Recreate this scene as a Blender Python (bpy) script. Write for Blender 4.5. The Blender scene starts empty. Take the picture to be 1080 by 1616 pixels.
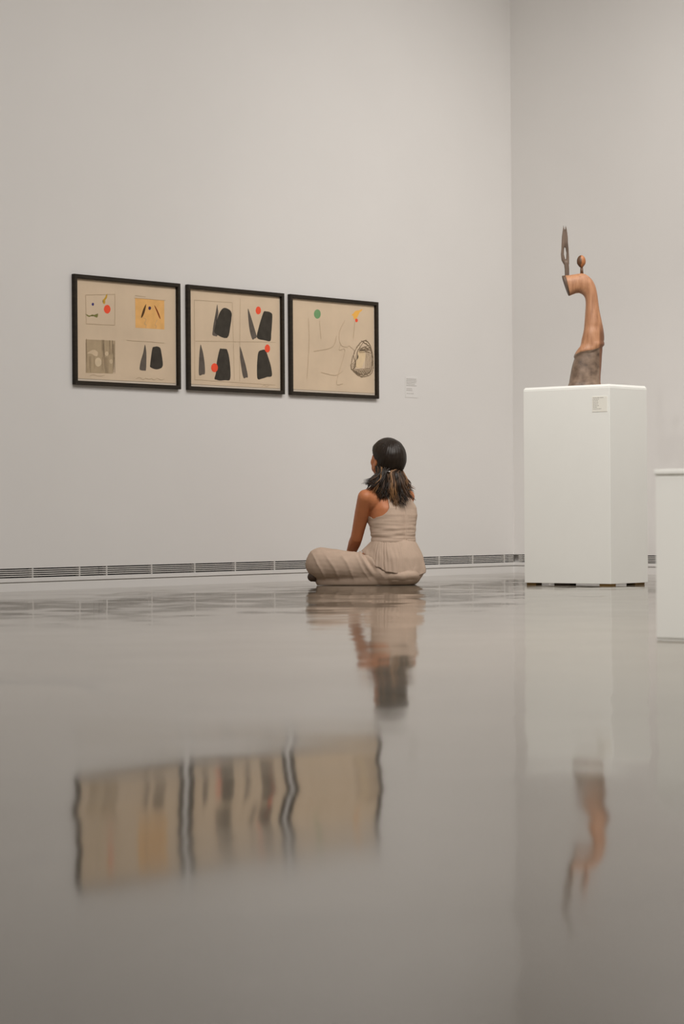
import bpy, bmesh, math, random
from mathutils import Vector, Matrix, noise
from math import sin, cos, pi, radians, atan, sqrt, exp

C = bpy.context.scene.collection
SC = bpy.context.scene

# ---------------------------------------------------------------- camera
F_PX, W_PX, H_PX = 3900.0, 1080, 1616          # an 87 mm lens on a 36 mm tall frame
CAM_H, ROLL, PITCH = 0.41, 0.007, atan(3 / 3900.0)
cam = bpy.data.cameras.new('camera'); cam_o = bpy.data.objects.new('camera', cam); C.objects.link(cam_o)
cam.sensor_fit = 'VERTICAL'; cam.sensor_height = 36.0; cam.lens = F_PX / H_PX * 36.0
cam_o.location = (0, 0, CAM_H)
cam_o.rotation_mode = 'XYZ'
TH = atan(3900.0 / 3360.0)                        # the camera looks this far round from the picture wall's normal
cam_o.matrix_world = Matrix.Translation((0, 0, CAM_H)) @ Matrix.Rotation(-TH, 4, 'Z') @ Matrix.Rotation(pi / 2 + PITCH, 4, 'X') @ Matrix.Rotation(-ROLL, 4, 'Z')
cam.dof.use_dof = True; cam.dof.focus_distance = 14.2; cam.dof.aperture_fstop = 4.0
cam.clip_end = 200
SC.camera = cam_o

# room axes: u runs along the wall with the pictures, m points into that wall, view is the level viewing direction
U = Vector((1, 0, 0)); M = Vector((0, 1, 0)); Z = Vector((0, 0, 1)); VIEW = Vector((sin(TH), cos(TH), 0))
WL, WR = 10.1117, 13.5294                       # distances of the two walls from the camera
S0, M0, CEIL = -4.0, -5.0, 5.4                  # the other two walls and the ceiling height
def room(s, w, z=0.0): return U * s + M * w + Z * z
def ray(px, py):
    v = Vector((px - W_PX / 2, H_PX / 2 - py, -F_PX))
    return cam_o.matrix_world.to_3x3() @ v
CAM = Vector((0, 0, CAM_H))
def on_plane(px, py, n, d):
    r = ray(px, py); return CAM + r * ((d - n.dot(CAM)) / n.dot(r))

# ---------------------------------------------------------------- world, lights, exposure
w = bpy.data.worlds.new('world'); SC.world = w; w.use_nodes = True
w.node_tree.nodes['Background'].inputs[0].default_value = (1, 0.95, 0.9, 1)
w.node_tree.nodes['Background'].inputs[1].default_value = 0.0
SC.view_settings.view_transform = 'Standard'; SC.view_settings.look = 'None'
SC.view_settings.exposure = 0.0; SC.view_settings.gamma = 1.0; SC.view_settings.use_curve_mapping = False
try:
    SC.cycles.use_denoising = True; SC.cycles.max_bounces = 10; SC.cycles.diffuse_bounces = 6
except Exception: pass

def aim(o, frm, to):
    o.location = frm; o.rotation_mode = 'QUATERNION'; o.rotation_quaternion = (Vector(to) - Vector(frm)).to_track_quat('-Z', 'Y')
def area(name, frm, to, sx, sy, power, col):
    l = bpy.data.lights.new(name, 'AREA'); l.shape = 'RECTANGLE'; l.size = sx; l.size_y = sy; l.energy = power; l.color = col
    o = bpy.data.objects.new(name, l); C.objects.link(o); aim(o, frm, to); return o
def spot(name, frm, to, deg, blend, power, col, soft=0.05):
    l = bpy.data.lights.new(name, 'SPOT'); l.spot_size = radians(deg); l.spot_blend = blend; l.energy = power; l.color = col
    l.shadow_soft_size = soft
    o = bpy.data.objects.new(name, l); C.objects.link(o); aim(o, frm, to); return o
WARM = (1.0, 0.957, 0.916)
# gallery ceiling: one broad light panel, and wide track spots washing the walls, the sculpture and the low plinth
area('ceiling_panel', room(8.0, 4.0, 5.3), room(8.0, 4.0, 0), 6, 5, 408, WARM)
for s, w_, z, ts, tz, deg, p in ((9.4, 6.6, 4.6, 9.4, 1.5, 80, 22), (11.6, 6.7, 4.9, 11.6, 1.0, 110, 112), (12.2, 6.5, 4.9, 12.4, 0.8, 90, 66), (12.6, 6.3, 4.9, 12.9, 0.7, 70, 85)):
    spot('track_spot', room(s, w_, z), room(ts, WL, tz), deg, 1.0, p, WARM, 0.04)
spot('track_spot', room(8.0, 6.0, 4.8), room(WR, 8.0, 2.2), 80, 1.0, 184, WARM, 0.06)
spot('track_spot', room(7.6, 7.0, 4.9), room(11.4, 8.1, 1.1), 40, 1.0, 370, WARM, 0.05)
spot('track_spot', room(4.0, 5.5, 4.9), room(11.4, 8.1, 0.9), 40, 1.0, 166, WARM, 0.05)
spot('track_spot', room(3.0, 4.2, 4.9), room(6.6, 4.1, 0.4), 45, 1.0, 450, WARM, 0.05)
spot('track_spot', room(3.0, 4.2, 4.9), room(6.7, 4.1, 0.7), 30, 1.0, 560, WARM, 0.05)

# ---------------------------------------------------------------- helpers
def tag(o, label=None, cat=None, group=None, kind=None):
    if label: o['label'] = label
    if cat: o['category'] = cat
    if group: o['group'] = group
    if kind: o['kind'] = kind
    return o
def link(name, me, mats, parent=None, smooth=False):
    o = bpy.data.objects.new(name, me); C.objects.link(o)
    if not me.materials:
        for mt in (mats if isinstance(mats, (list, tuple)) else [mats]): me.materials.append(mt)
    if parent: o.parent = parent
    if smooth:
        for p in me.polygons: p.use_smooth = True
    return o
def obj(name, bm, mats, parent=None, smooth=False):
    me = bpy.data.meshes.new(name); bm.normal_update(); bm.to_mesh(me); bm.free()
    return link(name, me, mats, parent, smooth)
def pydata(name, v, f, mats, parent=None, smooth=False):
    me = bpy.data.meshes.new(name); me.from_pydata([tuple(p) for p in v], [], f); me.update()
    return link(name, me, mats, parent, smooth)
def empty(name, loc=(0, 0, 0), rz=0.0):
    o = bpy.data.objects.new(name, None); C.objects.link(o); o.location = loc; o.rotation_euler = (0, 0, rz)
    o.empty_display_size = 0.1
    return o
def box(bm, x0, x1, y0, y1, z0, z1, bevel=0.0, segs=1):
    b = bmesh.new()
    r = bmesh.ops.create_cube(b, size=1.0)
    for v in b.verts:
        v.co = Vector((x0 + (v.co.x + .5) * (x1 - x0), y0 + (v.co.y + .5) * (y1 - y0), z0 + (v.co.z + .5) * (z1 - z0)))
    if bevel: bmesh.ops.bevel(b, geom=b.edges[:], offset=bevel, segments=segs, affect='EDGES')
    merge(bm, b)
def merge(bm, b):
    me = bpy.data.meshes.new('tmp'); b.to_mesh(me); b.free(); bm.from_mesh(me); bpy.data.meshes.remove(me)
def boxobj(name, dims, mat, parent=None, bevel=0.0, segs=1):
    bm = bmesh.new(); box(bm, *dims, bevel=bevel, segs=segs); return obj(name, bm, mat, parent)
_SPH = {}
def sphere(bm, nu, nv, mt=None):
    if (nu, nv) not in _SPH:
        v = [(0, 0, -1)] + [(sin(pi * i / nv) * cos(2 * pi * j / nu), sin(pi * i / nv) * sin(2 * pi * j / nu), -cos(pi * i / nv)) for i in range(1, nv) for j in range(nu)] + [(0, 0, 1)]
        f = [(0, 1 + (j + 1) % nu, 1 + j) for j in range(nu)]
        for i in range(nv - 2):
            for j in range(nu):
                a, b, c, d = 1 + i * nu + j, 1 + i * nu + (j + 1) % nu, 1 + (i + 1) * nu + (j + 1) % nu, 1 + (i + 1) * nu + j; f.append((a, b, c, d))
        e = len(v) - 1; o = 1 + (nv - 2) * nu
        f += [(o + j, o + (j + 1) % nu, e) for j in range(nu)]
        me = bpy.data.meshes.new('unit_sphere'); me.from_pydata(v, [], f); _SPH[(nu, nv)] = me
    me = _SPH[(nu, nv)].copy()
    if mt: me.transform(mt)
    bm.from_mesh(me); bpy.data.meshes.remove(me)
def ell(bm, c, r, rot=None, n=24):
    mt = Matrix.Translation(Vector(c)) @ ((rot.to_4x4() if rot else Matrix.Identity(4))) @ Matrix.Diagonal((r[0], r[1], r[2], 1))
    sphere(bm, n, n // 2, mt)
def cap(bm, p0, r0, p1, r1, n=20, fy=1.0):
    """tapered limb segment with rounded ends"""
    p0, p1 = Vector(p0), Vector(p1); d = p1 - p0; L = d.length
    q = d.to_track_quat('Z', 'Y').to_matrix().to_4x4()
    mt = Matrix.Translation(p0) @ q
    v = [mt @ Vector((r * cos(2 * pi * j / n), r * sin(2 * pi * j / n), z)) for r, z in ((r0, 0), (r1, L)) for j in range(n)]
    me = bpy.data.meshes.new('t'); me.from_pydata([tuple(x) for x in v], [], [(j, (j + 1) % n, n + (j + 1) % n, n + j) for j in range(n)] + [tuple(range(n - 1, -1, -1)), tuple(range(n, 2 * n))])
    bm.from_mesh(me); bpy.data.meshes.remove(me)
    ell(bm, p0, (r0,) * 3, n=n); ell(bm, p1, (r1,) * 3, n=n)
def chain(bm, pts):
    for (a, ra), (b, rb) in zip(pts[:-1], pts[1:]): cap(bm, a, ra, b, rb)
def union(name, bm, voxel, smooth=4):
    """one continuous surface from overlapping shapes"""
    me = bpy.data.meshes.new(name); bm.to_mesh(me); bm.free()
    o = bpy.data.objects.new(name, me); C.objects.link(o)
    md = o.modifiers.new('r', 'REMESH'); md.mode = 'VOXEL'; md.voxel_size = voxel; md.use_smooth_shade = True
    if smooth:
        sm = o.modifiers.new('s', 'SMOOTH'); sm.factor = 0.5; sm.iterations = smooth
    dg = bpy.context.evaluated_depsgraph_get(); out = bpy.data.meshes.new_from_object(o.evaluated_get(dg))
    bpy.data.objects.remove(o); bpy.data.meshes.remove(me); out.name = name
    out.materials.clear()
    for p in out.polygons: p.use_smooth = True
    return out
def lathe_rings(rings, close_ends=True):
    n = len(rings[0]); v = [p for r in rings for p in r]; f = []
    for i in range(len(rings) - 1):
        for j in range(n):
            k = (j + 1) % n
            f.append((i * n + j, i * n + k, (i + 1) * n + k, (i + 1) * n + j))
    if close_ends:
        f.append(tuple(range(n - 1, -1, -1))); f.append(tuple((len(rings) - 1) * n + j for j in range(n)))
    return v, f

# ---------------------------------------------------------------- materials
def srgb(r, g, b):
    return tuple(((c / 255) / 12.92 if c / 255 <= 0.04045 else ((c / 255 + 0.055) / 1.055) ** 2.4) for c in (r, g, b)) + (1.0,)
class N:
    def __init__(s, name):
        s.m = bpy.data.materials.new(name); s.m.use_nodes = True; s.t = s.m.node_tree; s.b = s.t.nodes['Principled BSDF']
    def n(s, typ, **kw):
        x = s.t.nodes.new(typ)
        for k, v in kw.items():
            if k in x.inputs: x.inputs[k].default_value = v
            else: setattr(x, k, v)
        return x
    def l(s, a, b): s.t.links.new(a, b)
    def coords(s, scale=(1, 1, 1), kind='Object'):
        tc = s.n('ShaderNodeTexCoord'); mp = s.n('ShaderNodeMapping'); mp.inputs['Scale'].default_value = scale
        s.l(tc.outputs[kind], mp.inputs['Vector']); return mp.outputs['Vector']
    def ramp(s, fac, stops):
        r = s.n('ShaderNodeValToRGB'); e = r.color_ramp.elements
        while len(e) < len(stops): e.new(0.5)
        for x, (p, c) in zip(e, stops): x.position = p; x.color = c
        s.l(fac, r.inputs['Fac']); return r.outputs['Color']
def mat(name, col, rough=0.6, var=0.06, scale=8.0, bump=0.0, bscale=200.0, stretch=(1, 1, 1), spec=0.5, metallic=0.0):
    k = N(name); v = k.coords(stretch)
    nz = k.n('ShaderNodeTexNoise', Scale=scale, Detail=4.0); k.l(v, nz.inputs['Vector'])
    a = tuple(c * (1 - var) for c in col[:3]) + (1,); b = tuple(min(1, c * (1 + var)) for c in col[:3]) + (1,)
    k.l(k.ramp(nz.outputs['Fac'], [(0.3, a), (0.7, b)]), k.b.inputs['Base Color'])
    k.b.inputs['Roughness'].default_value = rough; k.b.inputs['Metallic'].default_value = metallic
    k.b.inputs['Specular IOR Level'].default_value = spec
    if bump:
        n2 = k.n('ShaderNodeTexNoise', Scale=bscale, Detail=3.0); k.l(v, n2.inputs['Vector'])
        bp = k.n('ShaderNodeBump', Strength=bump, Distance=0.002); k.l(n2.outputs['Fac'], bp.inputs['Height']); k.l(bp.outputs['Normal'], k.b.inputs['Normal'])
    return k.m

WALL = mat('white_wall_paint', (0.80, 0.785, 0.765, 1), 0.75, 0.012, 1.5, 0.05, 90, spec=0.2)
CEILM = mat('ceiling_paint', (0.5, 0.49, 0.47, 1), 0.9, 0.02)
GRILLE = mat('grille_white_metal', (0.72, 0.70, 0.67, 1), 0.45, 0.02)
DARK = mat('vent_dark', (0.012, 0.011, 0.010, 1), 0.9, 0.1)
GAPM = mat('shadow_gap_grey', (0.42, 0.40, 0.37, 1), 0.9, 0.05)
PLINTH = mat('plinth_white_paint', (0.865, 0.87, 0.83, 1), 0.6, 0.012, 3.0, 0.04, 120, spec=0.3)
FRAMEM = mat('dark_stained_wood', (0.024, 0.0165, 0.009, 1), 0.55, 0.35, 6.0, 0.3, 60, stretch=(1, 1, 9), spec=0.3)
PAPER = mat('aged_paper', (0.735, 0.585, 0.425, 1), 0.9, 0.05, 5.0, 0.15, 300, spec=0.1)
MOUNT = mat('cream_mount_board', (0.74, 0.65, 0.54, 1), 0.9, 0.02, spec=0.1)
SHIM = mat('honey_wood_block', (0.34, 0.20, 0.055, 1), 0.6, 0.25, 30.0, 0.2, 60, stretch=(1, 8, 8))
SHIMD = mat('dark_wood_block', (0.045, 0.028, 0.016, 1), 0.6, 0.25, 30.0, 0.2, 60, stretch=(1, 8, 8))
CARD = mat('label_card', (0.80, 0.785, 0.765, 1), 0.7, 0.01)
CARD2 = mat('plinth_label_card', (0.84, 0.825, 0.75, 1), 0.7, 0.01)
TEXT = mat('grey_print', (0.40, 0.38, 0.35, 1), 0.8, 0.05)

def floor_mat():
    k = N('polished_concrete'); v = k.coords()
    n1 = k.n('ShaderNodeTexNoise', Scale=0.9, Detail=6.0, Roughness=0.55); k.l(v, n1.inputs['Vector'])
    n2 = k.n('ShaderNodeTexNoise', Scale=14.0, Detail=5.0); k.l(v, n2.inputs['Vector'])
    mx = k.n('ShaderNodeMix', data_type='FLOAT'); mx.inputs[0].default_value = 0.3
    k.l(n1.outputs['Fac'], mx.inputs[2]); k.l(n2.outputs['Fac'], mx.inputs[3])
    base = k.ramp(mx.outputs[0], [(0.34, (0.135, 0.110, 0.080, 1)), (0.66, (0.205, 0.175, 0.134, 1))])
    # hairline trowel marks: thin contour lines of a slow noise
    n4 = k.n('ShaderNodeTexNoise', Scale=0.42, Detail=1.5); k.l(v, n4.inputs['Vector'])
    ab = k.n('ShaderNodeMath', operation='SUBTRACT'); k.l(n4.outputs['Fac'], ab.inputs[0]); ab.inputs[1].default_value = 0.53
    aa = k.n('ShaderNodeMath', operation='ABSOLUTE'); k.l(ab.outputs[0], aa.inputs[0])
    mk = k.n('ShaderNodeMapRange'); mk.inputs[1].default_value = 0.0; mk.inputs[2].default_value = 0.006; mk.inputs[3].default_value = 1.0; mk.inputs[4].default_value = 0.0
    k.l(aa.outputs[0], mk.inputs[0])
    br = k.n('ShaderNodeMapRange'); br.inputs[1].default_value = 0.5; br.inputs[2].default_value = 0.62; k.l(n1.outputs['Fac'], br.inputs[0])
    m2 = k.n('ShaderNodeMath', operation='MULTIPLY'); k.l(mk.outputs[0], m2.inputs[0]); k.l(br.outputs[0], m2.inputs[1])
    dk = k.n('ShaderNodeMix', data_type='RGBA'); k.l(m2.outputs[0], dk.inputs[0]); k.l(base, dk.inputs[6]); dk.inputs[7].default_value = (0.05, 0.045, 0.04, 1)
    k.l(dk.outputs[2], k.b.inputs['Base Color'])
    sp_ = k.n('ShaderNodeMapRange'); sp_.inputs[3].default_value = 0.5; sp_.inputs[4].default_value = 0.3; k.l(m2.outputs[0], sp_.inputs[0]); k.l(sp_.outputs[0], k.b.inputs['Specular IOR Level'])
    # worn polish: roughness varies in patches
    n3 = k.n('ShaderNodeTexNoise', Scale=1.6, Detail=4.0); k.l(v, n3.inputs['Vector'])
    mr = k.n('ShaderNodeMapRange'); mr.inputs[1].default_value = 0.35; mr.inputs[2].default_value = 0.65
    mr.inputs[3].default_value = 0.050; mr.inputs[4].default_value = 0.082
    k.l(n3.outputs['Fac'], mr.inputs[0]); k.l(mr.outputs[0], k.b.inputs['Roughness'])
    k.b.inputs['IOR'].default_value = 1.37
    # the slab is slightly uneven: slow undulations tilt the normal by a few milliradians, and it falls gently towards the near side
    lat = Vector((cos(TH), -sin(TH), 0))
    geo = k.n('ShaderNodeNewGeometry'); acc = geo.outputs['Normal']
    def add(val, vec, acc):
        sc = k.n('ShaderNodeVectorMath', operation='SCALE'); sc.inputs[0].default_value = vec; k.l(val, sc.inputs['Scale'])
        ad = k.n('ShaderNodeVectorMath', operation='ADD'); k.l(acc, ad.inputs[0]); k.l(sc.outputs[0], ad.inputs[1]); return ad.outputs[0]
    dp = k.n('ShaderNodeVectorMath', operation='DOT_PRODUCT'); k.l(geo.outputs['Position'], dp.inputs[0]); dp.inputs[1].default_value = VIEW
    rough_far = k.n('ShaderNodeMapRange'); rough_far.inputs[1].default_value = 6.0; rough_far.inputs[2].default_value = 11.0; rough_far.inputs[3].default_value = 1.0; rough_far.inputs[4].default_value = 4.5
    k.l(dp.outputs['Value'], rough_far.inputs[0])
    for sc, ax, ay in ((1.5, 0.034, 0.0085), (4.6, 0.021, 0.0085)):
        nn = k.n('ShaderNodeTexNoise', Scale=sc, Detail=1.0); k.l(v, nn.inputs['Vector'])
        sep = k.n('ShaderNodeSeparateColor'); k.l(nn.outputs['Color'], sep.inputs[0])
        for ch, amp, vec in (('Red', ax, lat), ('Green', ay, VIEW)):
            sb = k.n('ShaderNodeMath', operation='SUBTRACT'); k.l(sep.outputs[ch], sb.inputs[0]); sb.inputs[1].default_value = 0.5
            out = sb.outputs[0]
            if ch == 'Green':                        # the slab is rougher towards the wall
                mu = k.n('ShaderNodeMath', operation='MULTIPLY'); k.l(out, mu.inputs[0]); k.l(rough_far.outputs[0], mu.inputs[1]); out = mu.outputs[0]
            acc = add(out, vec * amp, acc)
    fall = k.n('ShaderNodeMapRange'); fall.inputs[1].default_value = 11.5; fall.inputs[2].default_value = 5.0; fall.inputs[3].default_value = 0.0; fall.inputs[4].default_value = 0.0046
    k.l(dp.outputs['Value'], fall.inputs[0]); acc = add(fall.outputs[0], -VIEW, acc)
    nm = k.n('ShaderNodeVectorMath', operation='NORMALIZE'); k.l(acc, nm.inputs[0]); k.l(nm.outputs[0], k.b.inputs['Normal'])
    return k.m
FLOOR = floor_mat()

# ---------------------------------------------------------------- room shell
def quad(name, pts, m, flip=False):
    pts = pts[::-1] if flip else pts
    return tag(pydata(name, pts, [(0, 1, 2, 3)], m), kind='structure')
def slab(name, s0, s1, w0, w1, z0, z1, m):
    o = boxobj(name, (s0, s1, w0, w1, z0, z1), m); return tag(o, kind='structure')
T = 0.25
slab('floor', S0 - T, WR + T, M0 - T, WL + T, -0.2, 0.0, FLOOR)
slab('ceiling', S0 - T, WR + T, M0 - T, WL + T, CEIL, CEIL + 0.2, CEILM)
# wall section with the grille slot (z .072-.1265) and the shadow gap (z .0465-.0505): (depth behind the face, z)
ZG0, ZG1 = 0.0735, 0.1255
PROF = [(0, 0), (0, .0455), (.007, .0455), (.007, .0515), (0, .0515), (0, ZG0), (.05, ZG0), (.05, ZG1), (0, ZG1), (0, CEIL), (T, CEIL), (T, 0)]
def profile_wall(name, along, a0, a1, face, sgn_corner):
    """extrude PROF along the wall; mitred at the corner end a1 so that slots meet"""
    v, f = [], []; n = len(PROF)
    for end, a in ((0, a0), (1, a1)):
        for d, z in PROF:
            x = a + (sgn_corner * d if end else 0)
            v.append((x, face + d, z) if along == 's' else (face + d, x, z))
    for i in range(n):
        j = (i + 1) % n; q = (i, j, n + j, n + i); f.append(q if along == 's' else q[::-1])
    o = pydata(name, v, f, [WALL, GAPM])
    for p in o.data.polygons:
        if p.index == 2: p.material_index = 1
    return tag(o, kind='structure')
profile_wall('wall_left', 's', S0 - T, WR, WL, 1)
profile_wall('wall_right', 'm', M0 - T, WL, WR, 1)
slab('wall_back', S0 - T, WR + T, M0 - T, M0, 0, CEIL, WALL)
slab('wall_near', S0 - T, S0, M0, WL + T, 0, CEIL, WALL)

# ---------------------------------------------------------------- air grilles in the walls
def grille(a0, a1, divs, along, label):
    """slot grille: four slats between five openings, dividers, dark duct behind. Local x runs along the wall."""
    if along == 's': root = empty('air_grille', room(a0, WL, ZG0), 0)
    else: root = empty('air_grille', room(WR, a0, ZG0), -pi / 2)
    L = abs(a1 - a0); H = ZG1 - ZG0; pitch = H / 4.72; op = pitch * 0.52
    boxobj('duct', (0, L, .044, .0495, 0, H), DARK, root)
    for i in range(4):
        z0 = op * 1.1 + i * pitch + (pitch - op) * 0.12
        boxobj('slat', (0, L, .0, .040, z0, z0 + (pitch - op)), GRILLE, root)
    for d in divs:
        x = abs(d - a0)
        boxobj('divider', (x - .004, x + .004, .001, .030, 0, H), GRILLE, root)
    return tag(root, label, 'vent', 'slot air grilles along the foot of the walls')
sp = 0.353
grille(6.2, 9.634, [9.141 - sp * i for i in range(8)][::-1] + [9.491], 's', 'slotted white air grille at the far left, left of the joint in the long strip')
grille(9.638, 12.30, [9.70, 10.057, 10.413, 10.76, 11.108, 11.46, 11.81, 12.16], 's', 'long slotted air grille below the pictures, passing behind the seated woman')
grille(12.304, WR - .002, [12.36, 12.715, 13.075, 13.426], 's', 'slotted air grille between the seated woman and the corner of the room')
grille(WL - .04, 6.5, [WL - .3 - sp * i for i in range(9)], 'm', 'slotted air grille on the wall behind the sculpture plinth')

# ---------------------------------------------------------------- pictures
INK = {
 'blue_dot': (70, 62, 112), 'violet_dot': (62, 50, 80), 'ochre_flame': (186, 148, 62), 'red_dot': (243, 84, 58), 'green_squiggle': (118, 116, 66),
 'ochre_panel': (216, 168, 106), 'dark_slash': (84, 60, 38), 'brown_slash': (124, 62, 36), 'grey_panel': (168, 149, 122), 'pale_wing': (196, 176, 148),
 'pale_disc': (198, 180, 152), 'pale_dot': (196, 176, 148), 'small_pale_disc': (186, 168, 140), 'dark_wedge': (92, 84, 77), 'dark_block': (62, 58, 52),
 'green_dot': (112, 150, 106), 'orange_flame': (232, 172, 86), 'pale_shape': (206, 184, 150), 'L': (176, 158, 132), 'B': (124, 108, 88), 'H': (138, 121, 99)}
INKM = {k: mat('ink_' + (k if len(k) > 1 else {'L': 'faint_pencil', 'B': 'dark_pencil', 'H': 'hatching'}[k]), tuple(min(1, c * 1.28) for c in srgb(*v)[:3]) + (1,), 0.85, 0.14 if k in ('dark_wedge', 'dark_block') else 0.06, 25.0, spec=0.15) for k, v in INK.items()}
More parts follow.
